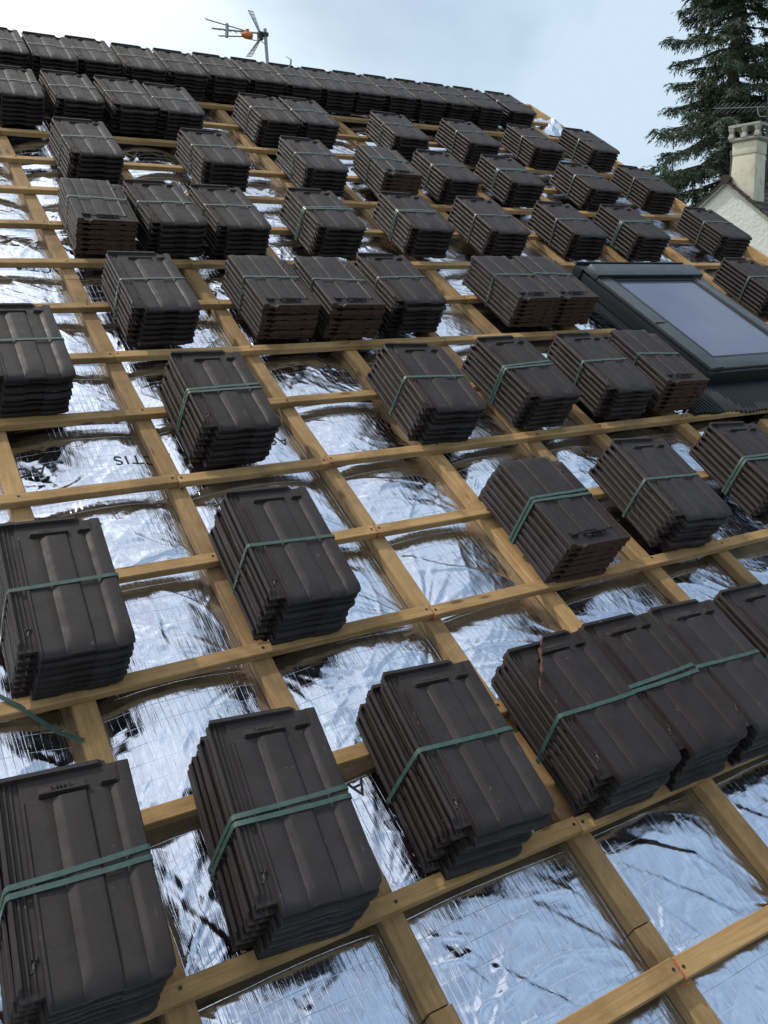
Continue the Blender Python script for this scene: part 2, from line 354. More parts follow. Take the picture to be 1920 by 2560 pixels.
me.polygons.foreach_set('loop_start', np.arange(0, q.size, 4, dtype=np.int32)); me.polygons.foreach_set('loop_total', np.full(len(q), 4, np.int32))
me.polygons.foreach_set('use_smooth', np.ones(len(q), bool)); me.materials.append(M_FOIL); me.update(); me.validate()
foil = link('foil_underlay', me, roof); foil['label'] = 'crinkled silver foil sheet showing between the battens'

# printing on the foil: the maker's word upside down in rows, as it lies on the roof
def lettering(words):
    cu = bpy.data.curves.new('lettering', 'FONT'); cu.body = 'ACTIS'; cu.size = .062; cu.align_x = 'CENTER'; cu.space_character = 1.12
    tmp = bpy.data.objects.new('tmp_text', cu); COL.objects.link(tmp); bpy.context.view_layer.update()
    tm = bpy.data.meshes.new_from_object(tmp.evaluated_get(bpy.context.evaluated_depsgraph_get()))
    bpy.data.objects.remove(tmp)
    bm = bmesh.new(); bm.from_mesh(tm)
    bmesh.ops.dissolve_limit(bm, angle_limit=.001, verts=bm.verts, edges=bm.edges); bmesh.ops.triangulate(bm, faces=bm.faces)
    for _ in range(5):
        es = [e for e in bm.edges if e.calc_length() > .006]
        if not es: break
        bmesh.ops.subdivide_edges(bm, edges=es, cuts=1); bmesh.ops.triangulate(bm, faces=bm.faces)
    base = [(v_.co.x, v_.co.y) for v_ in bm.verts]; fs = [[v_.index for v_ in f.verts] for f in bm.faces]
    bm.verts.index_update(); fs = [[v_.index for v_ in f.verts] for f in bm.faces]; base = np.array([(v_.co.x, v_.co.y) for v_ in bm.verts]); bm.free()
    mb = MB()
    for wx_, wy_, rot in words:
        c_, s_ = math.cos(rot), math.sin(rot)
        px = wx_ - base[:, 0] * 1.0 * c_ + base[:, 1] * s_; py = wy_ - base[:, 0] * s_ - base[:, 1] * c_
        pz = foil_z(px, py) + .0012
        mb.add(list(zip(px, py, pz)), fs)
    return mb
words = [(.545, .855, -.02), (.17, .86, -.02), (.95, .86, 0)]
words += [(.50, 2.10, -.1), (.79, 2.07, -.08)]
words += [(.60, -.41, .02)]
lo = lettering(words).obj('printed_lettering', M_INK, foil)

# battens and counter battens (grain runs along local x)
def timber(name, length, w_, h_, m, parent, mtx, nails=(), seed=0):
    r = random.Random(seed); mb = MB(); n = max(2, int(length / .09)); ring = []
    ph = r.random() * 9
    for i in range(n + 1):
        x = length * i / n; o = .0016 * math.sin(ph + x * 5) + r.uniform(-.0006, .0006); tz = r.uniform(-.0005, .0005)
        c4 = .0022
        sec = [(-w_ + c4, -h_), (-c4, -h_), (0, -h_ + c4), (0, -c4), (-c4, 0), (-w_ + c4, 0), (-w_, -c4), (-w_, -h_ + c4)]
        ring.append([(x, y + o, z + (tz if z > -h_ / 2 else 0)) for y, z in sec])
    vs = [p for q_ in ring for p in q_]; fs = []
    for i in range(n):
        for k in range(8): fs.append((i * 8 + k, i * 8 + (k + 1) % 8, (i + 1) * 8 + (k + 1) % 8, (i + 1) * 8 + k))
    fs += [tuple(reversed(range(8))), tuple(range(n * 8, n * 8 + 8))]
    mb.add(vs, fs, 0)
    for (x, y) in nails:
        a = [(x + .0038 * math.cos(q_), y + .0038 * math.sin(q_), z) for z in (-.002, .0012) for q_ in [k * math.pi / 4 for k in range(8)]]
        mb.add(a, [tuple(range(8, 16))] + [(k, (k + 1) % 8, 8 + (k + 1) % 8, 8 + k) for k in range(8)], 1)
    o = link(name, mb.mesh(name, [m, M_NAIL], angle=22), parent, mtx); return o
BW, BH, CW, CH = .038, .024, .052, .033
joints = {4: [.595, 2.32], 5: [1.10, 2.8], 6: [1.10, 3.28], 7: [.595, 2.32], 8: [1.10, 2.8], 9: [1.10, 2.32, 3.77], 10: [.595, 1.10, 2.8], 11: [1.98, 3.28], 12: [.595, 1.98, 3.77], 13: [.35, 2.32], 14: [1.10, 3.28]}
paint_at = []
for k in range(2, 23):
    yk = (k - 8) * G; r = random.Random(k)
    if k == 22: yk = YR - .006
    js = [X0] + joints.get(k, [r.choice(COLS[4:7]), r.choice(COLS[8:11])]) + [X1 - .045]
    for a, b_ in zip(js, js[1:]):
        if k in (11, 12, 13) and a < 3.02 < b_ or (k in (11, 12, 13) and 3.02 <= a < 3.9):
            segs = [(a, min(b_, 3.0)), (max(a, 3.93), b_)]
        else: segs = [(a, b_)]
        for s0, s1 in segs:
            if s1 - s0 < .05: continue
            dy = r.uniform(-.004, .004); w_ = .046 if k == 5 else BW
            nl = [(c_ - s0 + r.uniform(-.012, .012), -w_ * r.uniform(.3, .7)) for c_ in COLS if s0 - .001 < c_ < s1 + .001 and 0.02 < c_ - s0 < s1 - s0 - .02]
            nl += [(.012, -w_ * .5), (s1 - s0 - .014, -w_ * .45)]
            timber('batten', s1 - s0 - .002, w_, BH, M_WOOD, roof, Matrix.Translation((s0, yk + dy, 0)), nl, k * 31 + int(s0 * 10))
for j, xc in enumerate(COLS):
    r = random.Random(100 + j); cuts = [Y0, r.uniform(-1.3, -.9), r.uniform(1.6, 2.0), YR]
    for a, b_ in zip(cuts, cuts[1:]):
        if 3.02 < xc < 3.93 and a < 1.9 and b_ > .5:
            parts = [(a, .62), (1.95, b_)]
        else: parts = [(a, b_)]
        for s0, s1 in parts:
            if s1 - s0 < .1: continue
            dx = r.uniform(-.006, .006)
            timber('counter_batten', s1 - s0 - .003, CW, CH, M_WOOD2 if j % 3 else M_WOOD, roof,
                   Matrix.Translation((xc - CW / 2 + dx, s0, -BH - .0008)) @ Matrix.Rotation(math.pi / 2 , 4, 'Z'), [], 500 + j * 7 + int(s0 * 3))
# a second thin strip lies beside some of them
# marks of red paint at butt joints
for x, k in ((1.10, 10), (1.10, 9), (1.10, 8), (1.10, 5)):
    mb = MB(); yk = (k - 8) * G; rr_ = random.Random(k); n = 7
    w_ = .046 if k == 5 else BW
    for i in range(n):
        y0 = yk - w_ * (i + .0) / n - .001; y1 = y0 - w_ / n * .98 + .0004
        h0, h1 = rr_.uniform(.0, .0030), rr_.uniform(.0, .0034)
        mb.add([(x - h0, y0, .0009), (x + h1, y0, .0009), (x + h0, y1, .0009), (x - h1, y1, .0009)], [(0, 1, 2, 3)])
    mb.box(x - .004, x + .003, yk - w_ - .0068, yk - w_ - .0058, -.016, -.001)
    mb.obj('paint_mark', M_PAINT, roof)
# verge board, boarding, back slope, ridge and walls under the roof
mb = MB(); mb.box(X1 - .040, X1 - .012, Y0, YR + .03, -.16, -.006); mb.obj('verge_board', M_WOOD, roof, bev=.002)
mb = MB(); mb.box(X1 - .011, X1 + .02, Y0, YR + .02, -.14, -.03); mb.obj('verge_strip', M_WOOD2, roof, bev=.002)
mb = MB(); mb.box(X0, X1 - .045, Y0, YR, -.20, -.085); mb.obj('roof_deck', M_WOOD2, roof)
Ri = ROOF.inverted()
rw = ROOF @ Vector((0, YR, -.02))
def wpt(x, y, z): return Ri @ Vector((x, y, z))
by = rw.y + 6.0; bz = rw.z - 6.0 * math.tan(PITCH)
mb = MB(); mb.hull8([wpt(X0, rw.y + .05, rw.z - .2), wpt(X1 + .03, rw.y + .05, rw.z - .2), wpt(X1 + .03, by, bz - .2), wpt(X0, by, bz - .2)],
                    [wpt(X0, rw.y + .02, rw.z - .03), wpt(X1 + .03, rw.y + .02, rw.z - .03), wpt(X1 + .03, by, bz), wpt(X0, by, bz)])
mb.obj('back_slope', M_OLDROOF, roof)
ew = ROOF @ Vector((0, Y0, -.2))
mb = MB(); yw0, yw1 = ew.y + .35, by - .35
z_at = lambda y: (4.2 + y * math.tan(PITCH) - .28) if y < rw.y else (rw.z - (y - rw.y) * math.tan(PITCH) - .28)
prof = [(yw0, z_at(yw0)), (rw.y, z_at(rw.y)), (yw1, z_at(yw1))]
vv = [wpt(x, y, z) for x in (X0 + .1, X1 - .12) for (y, z) in [(yw0, 0)] + prof + [(yw1, 0)]]
mb.add(vv, [(0, 1, 2, 3, 4), (9, 8, 7, 6, 5), (0, 5, 6, 1), (3, 8, 9, 4), (1, 6, 7, 2), (2, 7, 8, 3)]); mb.obj('wall', M_RENDER, roof)

# loose crumpled end of foil at the ridge corner
mb = MB(); fr_ = random.Random(12); nn = 9; vs = []
hgt = [0, .01, .025, .045, .05, .078, .06, .015, .0]
for i in range(nn):
    for j in range(nn):
        u, v_ = i / (nn - 1), j / (nn - 1)
        vs.append((4.79 + .25 * u + fr_.uniform(-.008, .008), 4.30 + .34 * v_ + fr_.uniform(-.012, .012), -.04 + hgt[i] * (math.sin(math.pi * min(1, v_ * 1.15)) ** .7 if v_ < .87 else .3) * fr_.uniform(.8, 1.1)))
mb.add(vs, [(i * nn + j, (i + 1) * nn + j, (i + 1) * nn + j + 1, i * nn + j + 1) for i in range(nn - 1) for j in range(nn - 1)])
mb.obj('foil_flap', M_FOIL, roof)

# ------------------------------------------------------------------ roof tile
TL, TW, TP = .425, .240, .0213
#            u fraction, height
PROF = [(0, -.0040), (.010, -.0005), (.026, -.0005), (.036, -.0075), (.052, -.0075), (.060, -.0035), (.072, -.0035), (.080, -.0078), (.094, -.0078), (.100, -.0048), (.114, -.0048), (.120, -.0080), (.158, -.0080), (.168, .0012), (.188, .0012), (.200, -.0016),
        (.24, -.0018), (.372, -.0016), (.388, -.0030), (.398, -.0010), (.448, .0029), (.462, .0034), (.53, .0037), (.628, .0035), (.640, .0029), (.652, -.0022), (.664, -.0018), (.72, -.0016), (.806, -.0016), (.820, -.0030), (.830, -.0010), (.870, .0029), (.884, .0034),
        (.93, .0037), (.970, .0034), (.990, .0026), (1.0, -.001)]
PU = np.array([p[0] for p in PROF]); PZ = np.array([p[1] for p in PROF])
VV = np.unique([0, .0015, .005, .010, .016, .024, .034, .046, .060, .072, .066, .0665, .072, .079, .0855, .0865, .092, .0925, .10, .125, .17, .215, .26, .31, .345, .366, .3695, .3735, .377, .381, .3845, .388, .3925, .399, .409, .4125, .4165, .4195, .4225, .425])
def top_z(u, v):
    z = np.interp(u, PU, PZ)
    pan = np.clip((z + .0015) / .006, 0, 1) * (u > .22)     # the rolls turn down earlier than the pans
    v0 = .024 + .040 * pan
    n_ = np.clip((v0 - v) / v0, 0, 1); z = np.maximum(z - .0080 * n_ ** 2.8 - .0015 * pan * n_, -.0165)
    # side lock stops short of the nose
    lock = (u < .163)
    z = np.where(lock & (v < .045), np.minimum(z, -.0075) - .006 * np.clip((.045 - v) / .045, 0, 1), z)
    # small dog-leg rib in the lock
    stub = (u > .097) & (u < .117); z = np.where(stub & (v > .072) & (v < .086), -.0080, z)
    d = np.abs((u - .118) - 1.7 * (v - .079))
    z = np.where((d < .010) & (v > .066) & (v < .092) & (u > .09) & (u < .16), -.0042, z)
    # head: sunk panel, raised outer rim, bearing bars
    head = np.clip((v - .366) / .0035, 0, 1) * (u > .165) * (u < .90)
    z = z * (1 - head) + (-.004) * head
    bar = ((v > .3695) & (v < .3775)) & (((u > .30) & (u < .665)) | ((u > .76) & (u < .88)))
    z = np.where(bar, .0065, z)
    bar2 = ((v > .3805) & (v < .3885)) & (((u > .31) & (u < .40)) | ((u > .56) & (u < .65)) | (np.abs((u * 100) % 3 - 1.5) < .7) & (u > .41) & (u < .55)); z = np.where(bar2, .0025, z)
    rim = (v > .4155) & (u > .03) & (u < .80); z = np.where(rim, .0045, z)
    z = np.where((v > .4155) & (u >= .80), np.minimum(z, -.002), z)
    return z
def tile_mesh(name, broken=False):
    us = np.unique(np.concatenate([PU, [.097, .117, .128, .138, .1475, .28, .295, .305, .405, .415, .42, .435, .475, .49, .505, .52, .535, .545, .555, .565, .595, .645, .67, .755, .765, .8745, .895, .905, .935]]))
    vs_ = VV
    if broken: vs_ = np.unique(np.concatenate([VV, np.arange(.26, .425, .008)]))
    U, V = np.meshgrid(us, vs_); shape = U.shape
    if broken:
        rr_ = random.Random(3); jag = np.interp(vs_, np.arange(.2, .45, .013), [rr_.uniform(-.02, .02) for _ in np.arange(.2, .45, .013)])
        cut = np.clip((vs_ - .285) / .14, 0, 1) ** .8 * .42 + np.where(vs_ > .29, jag, 0) + np.where(vs_ > .4, .02, 0)
        cut = np.clip(cut, 0, .6); U = np.maximum(U, cut[:, None])
    Z = top_z(U, V)
    # outline: nose corners drawn in, lock shorter than the body at the nose
    vy = V.copy()
    vy = np.where((U < .163), np.maximum(vy, .026 + .0 * vy), vy)
    vy = np.where(U > .9, vy + .012 * ((U - .9) / .1) ** 2 * np.clip(1 - V / .05, 0, 1), vy)
    vy = np.where((U < .03) & (V > .40), np.minimum(vy, .413), vy)
    vy = np.where((U > .82) & (V > .40), np.minimum(vy, .4165), vy)
    th = np.where(U < .163, .0075, np.where(U > .93, .0105, .0165)) + 0 * V
    under = np.interp(U, [0, .125, .13, .30, .36, .54, .60, .76, .82, .93, .94, 1], [0, 0, 0, 0, -.0035, -.0035, 0, 0, -.0035, -.0035, 0, 0])
    Zb = np.where(V < .03, Z - th * .8, np.interp(U, PU, PZ) - th) - under * 0
    Zb = np.where((V > .06) | (V < .03), Zb, np.minimum(Zb, Z - .006))
    Zb = np.where((U > .165) & (V > .36), -.0158 + .004 * ((U > .22) & (U < .30)) + .0035 * ((U > .58) & (U < .78)) + .0015 * np.sin(U * 25), Zb)
    roll_ = np.clip((np.interp(U, PU, PZ) + .001) / .004, 0, 1) * (U > .2)
    Zb = np.where((V < .03) & (U > .165), -.0180 + .0042 * roll_, Zb)
    Zb = np.maximum(Zb, -.0182)
    x = U * TW; lift = .0185
    P = np.concatenate([np.stack([x, vy, Z + lift], -1).reshape(-1, 3), np.stack([x, vy, Zb + lift], -1).reshape(-1, 3)])
    ny_, nx_ = shape; off = nx_ * ny_; I = np.arange(off).reshape(ny_, nx_); fs = []; ms = []
    for i in range(ny_ - 1):
        for j in range(nx_ - 1):
            a, b_, c_, d = I[i, j], I[i, j + 1], I[i + 1, j + 1], I[i + 1, j]
            fs.append((a, b_, c_, d)); ms.append(0); fs.append((off + a, off + d, off + c_, off + b_)); ms.append(1)
    for j in range(nx_ - 1):
        fs.append((I[0, j], off + I[0, j], off + I[0, j + 1], I[0, j + 1])); ms.append(0)
        fs.append((I[-1, j + 1], off + I[-1, j + 1], off + I[-1, j], I[-1, j])); ms.append(1)
    for i in range(ny_ - 1):
        fs.append((I[i + 1, 0], off + I[i + 1, 0], off + I[i, 0], I[i, 0])); ms.append(2 if broken and vs_[i] > .28 else 0)
        fs.append((I[i, -1], off + I[i, -1], off + I[i + 1, -1], I[i + 1, -1])); ms.append(0)
    me = bpy.data.meshes.new(name); me.from_pydata([tuple(p) for p in P.astype(float)], [], [tuple(int(k) for k in f) for f in fs])
    for m in (M_TILE, M_RAW, M_BREAK): me.materials.append(m)
    me.polygons.foreach_set('material_index', ms)
    bm = bmesh.new(); bm.from_mesh(me); bmesh.ops.remove_doubles(bm, verts=bm.verts, dist=.00005); bmesh.ops.recalc_face_normals(bm, faces=bm.faces); bm.to_mesh(me); bm.free()
    me.polygons.foreach_set('use_smooth', [True] * len(me.polygons)); me.set_sharp_from_angle(angle=R(24))
    return me
ME_TILE = tile_mesh('roof_tile'); ME_BROKEN = tile_mesh('broken_roof_tile', True)

def strap_mesh(n, flip, v, width=.0105, tilt=0.0, shear=0.003):
    """band pulled round the whole stack; crosses the rolls as a taut polygon"""
    r = random.Random(n); top = (n - 1) * TP + .0185
    hull = [(-.0015, -.010), (-.0015, .0 - .004), (.013 * TW, .0008), (.178 * TW, .0018), (.445 * TW, .0044), (.53 * TW, .0052), (.93 * TW, .0052), (.985 * TW, .0045), (TW + .0015, .0015)]
    pts = [(-.002, -.001 + .004), (-.0035, top * .35), (-.003, top * .75)] + [(a, top + z) for a, z in hull[1:]] + [(TW + .003, top * .7), (TW + .0035, top * .3), (TW + .002, .003), (TW * .5, .0018)]
    if flip: pts = [(TW - a, z) for a, z in reversed(pts)]
    # densify
    den = []
    for (a, b_) in zip(pts, pts[1:] + pts[:1]):
        m_ = max(1, int(math.hypot(b_[0] - a[0], b_[1] - a[1]) / .03))
        for i in range(m_): den.append((a[0] + (b_[0] - a[0]) * i / m_, a[1] + (b_[1] - a[1]) * i / m_))
    den.append(den[0]); out = []
    ph = r.random() * 6
    for i, (x, z) in enumerate(den):
        p0 = den[i - 1] if i else den[-2]; p1 = den[(i + 1) % len(den)] if i < len(den) - 1 else den[1]
        tx_, tz_ = p1[0] - p0[0], p1[1] - p0[1]; l = math.hypot(tx_, tz_) or 1
        nn_ = Vector((-tz_ / l, 0, tx_ / l))
        if nn_.dot(Vector((x - TW / 2, 0, z - top / 2))) < 0: nn_ = -nn_
        yy = v + tilt * (x / TW - .5) + .0015 * math.sin(ph + x * 20) - (.02 * (1 - z / top) if z < top else 0)
        out.append((Vector((x - shear * max(0, (top - z)) / TP, yy - .0007 * max(0, top - z) / TP, z)), Vector((0, 1, 0)), nn_))
    mb = MB(); mb.ribbon(out, width / 2, .0009)
    return mb.mesh('strap', [M_STRAP], angle=40)
STRAPS = {}
def get_strap(*a):
    k = a
    if k not in STRAPS: STRAPS[k] = strap_mesh(*a)
    return STRAPS[k]

ORD = ['', 'first', 'second', 'third', 'fourth', 'fifth', 'sixth', 'seventh', 'eighth', 'ninth', 'tenth', 'eleventh', 'twelfth', 'thirteenth', 'fourteenth', 'fifteenth']
ROWN = {'A': 'in the nearest row of bundles', 'B': 'in the second row up', 'C': 'in the third row up', 'D': 'in the fourth row up',
        'E': 'in the fifth row up', 'F': 'in the sixth row up', 'G': 'in the second row from the ridge', 'H': 'in the ridge row'}
BUNDLES = [
    ('A1', 0, -0.106, -0.708, -0.071, 1),
    ('A2', 0, 0.290, -0.712, -0.099, 1),
    ('A3', 0, 0.726, -0.699, -0.076, 0),
    ('A4', 0, 1.117, -0.714, -0.020, 0),
    ('A5', 0, 1.354, -0.713, -0.019, 1),
    ('A6', 0, 1.588, -0.722, -0.056, 0),
    ('A7', 0, 1.881, -0.726, -0.040, 0),
    ('B1', 0, 0.027, -0.018, -0.051, 0),
    ('B2', 0, 0.605, -0.012, -0.050, 0),
    ('B3', 1, 1.547, -0.012, -0.022, 1),
    ('B4', 0, 2.036, -0.003, -0.092, 0),
    ('B5', 0, 2.571, 0.021, -0.099, 1),
    ('C1', 0, 0.147, 1.037, -0.030, 0),
    ('C2', 0, 0.682, 0.699, -0.040, 1),
    ('C3', 0, 1.467, 0.692, -0.078, 0),
    ('C4', 0, 1.938, 0.707, -0.001, 1),
    ('C5', 0, 2.336, 0.706, -0.036, 0),
    ('C6', 1, 2.665, 0.735, -0.050, 0),
    ('D1', 0, 0.672, 1.410, -0.022, 0),
    ('D2', 1, 1.152, 1.419, -0.011, 0),
    ('D3', 1, 1.436, 1.411, -0.033, 0),
    ('D4', 0, 1.751, 1.417, -0.016, 0),
    ('D5', 1, 2.379, 1.436, -0.006, 0),
    ('D6', 1, 2.621, 1.439, -0.020, 0),
    ('D7', 0, 4.138, 1.412, -0.040, 0),
    ('E1', 1, 0.645, 2.116, -0.051, 0),
    ('E2', 0, 0.939, 2.089, 0.018, 0),
    ('E3', 0, 1.226, 2.083, -0.002, 0),
    ('E4', 0, 1.711, 2.096, -0.013, 1),
    ('E5', 0, 2.217, 2.111, -0.059, 1),
    ('E6', 0, 2.696, 2.102, -0.038, 0),
    ('E7', 0, 3.243, 2.088, -0.031, 0),
    ('E8', 0, 3.735, 2.086, -0.056, 1),
    ('E9', 0, 4.489, 2.119, -0.067, 0),
    ('F1', 0, 0.786, 2.795, -0.006, 0),
    ('F2', 0, 1.408, 2.791, 0.010, 0),
    ('F3', 0, 1.964, 2.799, -0.027, 0),
    ('F4', 1, 2.418, 2.796, -0.075, 0),
    ('F5', 0, 2.817, 2.770, -0.042, 0),
    ('F6', 0, 3.300, 2.773, -0.046, 1),
    ('F7', 0, 3.910, 2.757, -0.073, 0),
    ('F8', 0, 4.467, 2.787, -0.068, 0),
    ('G0', 0, 0.580, 3.512, -0.037, 0),
    ('G1', 0, 0.881, 3.510, -0.002, 0),
    ('G2', 0, 1.162, 3.495, 0.010, 0),
    ('G3', 0, 1.404, 3.473, -0.024, 0),
    ('G4', 0, 1.983, 3.477, -0.013, 0),
    ('G5', 0, 2.245, 3.494, -0.033, 0),
    ('G6', 0, 2.829, 3.402, -0.071, 0),
    ('G7', 0, 3.390, 3.396, -0.014, 0),
    ('G8', 0, 3.949, 3.424, -0.055, 0),
    ('G9', 0, 4.524, 3.474, -0.040, 0),
    ('H0', 0, 0.650, 4.210, -0.037, 0),
    ('H1', 0, 0.905, 4.185, -0.035, 0),
    ('H2', 0, 1.155, 4.213, -0.033, 0),
    ('H3', 0, 1.412, 4.188, -0.041, 0),
    ('H4', 0, 1.674, 4.188, -0.050, 0),
    ('H5', 0, 1.932, 4.202, -0.037, 0),
    ('H6', 0, 2.197, 4.208, -0.036, 0),
    ('H7', 0, 2.450, 4.191, -0.049, 0),
    ('H8', 0, 2.700, 4.188, -0.033, 0),
    ('H9', 0, 2.945, 4.196, -0.045, 0),
    ('H10', 0, 3.195, 4.200, -0.043, 0),
    ('H11', 0, 3.442, 4.196, -0.041, 0),
    ('H12', 0, 3.697, 4.197, -0.039, 0),
    ('H13', 0, 3.960, 4.189, -0.038, 0),
    ('H14', 0, 4.260, 4.184, -0.038, 0),
]
cnt = {}
for nm in [b_[0] for b_ in BUNDLES]: cnt[nm[0]] = cnt.get(nm[0], 0) + 1
seen = {}
for nm, flip, x, y, th, double in BUNDLES:
    r = random.Random(nm); row = nm[0]; seen[row] = seen.get(row, 0) + 1; i = seen[row]
    head = 'rust-ended tile bundle' if flip else 'dark strapped tile bundle'
    if double: head = head.replace('strapped ', '') + ' with double strap'
    if nm == 'A4': lab = 'dark tile bundle whose top tile has a broken corner, in the nearest row'
    elif nm == 'C1': lab = 'dark tile bundle cut by the left photo edge, half a row above its neighbours'
    elif nm == 'D7': lab = 'dark tile bundle cut by the right photo edge, right of the skylight'
    else:
        o_ = ORD[i]
        if i == cnt[row]: pos = 'rightmost'
        elif i == 1: pos = 'leftmost'
        else: pos = o_ + ' from the left'
        lab = '%s, %s %s' % (head, pos, ROWN[row])
    base = ROOF @ Matrix.Translation((x, y, .0)) @ Matrix.Rotation(th, 4, 'Z')
    o = empty('tile_bundle', base, label=lab, cat='tile bundle', group='strapped bundles of roof tiles set out on the battens')
    n = 7
    lean_x = 0; lean_y = r.uniform(-.0005, .0005); shear = r.uniform(.0005, .0038)
    for q_ in range(n):
        jx, jy, ja = r.gauss(0, .0016) + lean_x * q_, r.gauss(0, .0026) + lean_y * q_ + (r.uniform(-.011, .011) if r.random() < .12 else 0), r.gauss(0, .006)
        sh = {'A2': .0052, 'A3': .0070, 'A1': .004, 'B3': .0062, 'B4': .0060, 'B5': .005, 'B2': .0045, 'C2': .0045, 'C3': .0050, 'C4': .0040}.get(nm, shear)
        jx -= sh * (n - 1 - q_); jy -= .0007 * (n - 1 - q_)
        m_ = Matrix.Translation((jx, jy, q_ * TP + .0003)) @ Matrix.Rotation(ja, 4, 'Z')
        if flip: m_ = m_ @ Matrix.Translation((TW, TL - .012, 0)) @ Matrix.Rotation(math.pi, 4, 'Z')
        brk = (nm == 'A4' and q_ == n - 1)
        tl = link('roof_tile', ME_BROKEN if brk else ME_TILE, o, m_)
        if brk: tl['label'] = 'top tile with its corner broken off, red break showing'
    v = .205 + r.uniform(-.012, .012)
    if double:
        link('strap', get_strap(n, flip, .215, .0105, .010, round(sh, 3)), o, Matrix.Identity(4)); link('strap', get_strap(n, flip, .197, .0105, .004, round(sh, 3)), o, Matrix.Translation((0, 0, .0002)))
    else:
        link('strap', get_strap(n, flip, .205, .0105, r.choice((-.006, .0, .006)), round(sh, 3)), o, Matrix.Translation((0, r.uniform(-.01, .01), 0)))

# loose straps
def loose(pts, label, name='strap_offcut', half=.0055):
    mb = MB(); P = [Vector(p) for p in pts]; out = []
    for i, p in enumerate(P):
        d = (P[min(i + 1, len(P) - 1)] - P[max(i - 1, 0)]).normalized(); nn_ = Vector((0, .12, 1)); s_ = d.cross(nn_).normalized(); out.append((p, s_, s_.cross(d).normalized()))
    mb.ribbon(out, half, .0009); o = link(name, mb.mesh(name, [M_STRAP], angle=40)); o.matrix_world = ROOF
    return tag(o, label, 'strap')
loose([(-.09, .10, .012), (-.05, .055, .008), (-.013, .012, .004), (.02, -.025, .003), (.045, -.055, -.008), (.085, -.095, -.026), (.128, -.135, -.021)], 'loose green strap end trailing over a batten onto foil at the left edge')
loose([(2.50, 4.40, .176), (2.55, 4.44, .180), (2.585, 4.49, .188), (2.60, 4.53, .205), (2.575, 4.56, .212)], 'small curl of green strap standing up on the ridge row of bundles')

# ------------------------------------------------------------------ skylight
sk = empty('skylight', ROOF @ Matrix.Translation((3.475, 1.3, 0)), label='dark grey roof window with bluish glass and pleated apron on the right', cat='skylight')
def sko(mb, name, m, parent=None, **k):
    mb.v = [(p[0] - 3.475, p[1] - 1.3, p[2]) for p in mb.v] ; return mb.obj(name, m, parent or sk, **k)
XL, XR_, YB, YT = 3.09, 3.86, .855, 1.70
mb = MB(); z0, z1 = -.02, .084
mb.box(XL + .008, XL + .05, YB + .01, YT + .05, z0, z1); mb.box(XR_ - .05, XR_ - .008, YB + .01, YT + .05, z0, z1)
mb.box(XL + .05, XR_ - .05, YB + .01, YB + .06, z0, z1); mb.box(XL + .05, XR_ - .05, YT, YT + .05, z0, z1 + .004)
kerb = sko(mb, 'window_kerb', M_DARK)
mb = MB(); mb.hull8([Vector((XL, YB, .0862)), Vector((XL + .078, YB, .0862)), Vector((XL + .078, YT - .004, .0862)), Vector((XL, YT - .004, .0862))], [Vector((XL, YB, .102)), Vector((XL + .074, YB, .108)), Vector((XL + .074, YT - .004, .108)), Vector((XL, YT - .004, .102))])
mb.box(XL - .001, XL + .076, 1.244, 1.2465, .1, .1094)
sko(mb, 'side_rail', M_GREY, bev=.0025)
mb = MB(); mb.hull8([Vector((XR_ - .078, YB, .0862)), Vector((XR_, YB, .0862)), Vector((XR_, YT - .004, .0862)), Vector((XR_ - .078, YT - .004, .0862))], [Vector((XR_ - .074, YB, .108)), Vector((XR_, YB, .102)), Vector((XR_, YT - .004, .102)), Vector((XR_ - .074, YT - .004, .108))])
sko(mb, 'side_rail', M_GREY, bev=.0025)
mb = MB(); mb.hull8([Vector((XL + .080, YB + .004, .0862)), Vector((XR_ - .080, YB + .004, .0862)), Vector((XR_ - .080, YB + .078, .0862)), Vector((XL + .080, YB + .078, .0862))], [Vector((XL + .080, YB + .006, .096)), Vector((XR_ - .080, YB + .006, .096)), Vector((XR_ - .080, YB + .076, .105)), Vector((XL + .080, YB + .076, .105))])
sko(mb, 'bottom_rail', M_GREY, bev=.002)
mb = MB(); gx0, gx1, gy0, gy1 = XL + .08, XR_ - .08, YB + .080, YT - .006
mb.box(gx0, gx0 + .022, gy0, gy1, .088, .1035); mb.box(gx1 - .022, gx1, gy0, gy1, .088, .1035); mb.box(gx0 + .022, gx1 - .022, gy0, gy0 + .016, .088, .102); mb.box(gx0 + .022, gx1 - .022, gy1 - .03, gy1, .088, .103)
sash = sko(mb, 'sash_frame', M_DARK, bev=.0015)
mb = MB(); mb.box(gx0 + .022, gx1 - .022, gy0 + .016, gy1 - .03, .090, .0965); gl = sko(mb, 'glass_pane', M_GLASS)
mb = MB()   # hood with sloping front and raised back lip
mb.hull8([Vector((XL - .004, YT, .088)), Vector((XR_ + .004, YT, .088)), Vector((XR_ + .004, YT + .10, .088)), Vector((XL - .004, YT + .10, .088))], [Vector((XL - .004, YT - .012, .122)), Vector((XR_ + .004, YT - .012, .122)), Vector((XR_ - .01, YT + .085, .132)), Vector((XL + .01, YT + .085, .132))])
sko(mb, 'top_hood', M_GREY, bev=.003)
mb = MB(); mb.box(XL - .012, XR_ + .012, YT + .102, YT + .155, .03, .092); mb.box(XL - .012, XR_ + .012, YT + .155, YT + .162, .03, .106); mb.box(XL - .09, XR_ + .09, YT + .163, YT + .26, .004, .012)
sko(mb, 'head_flashing', M_DARK, bev=.0015)
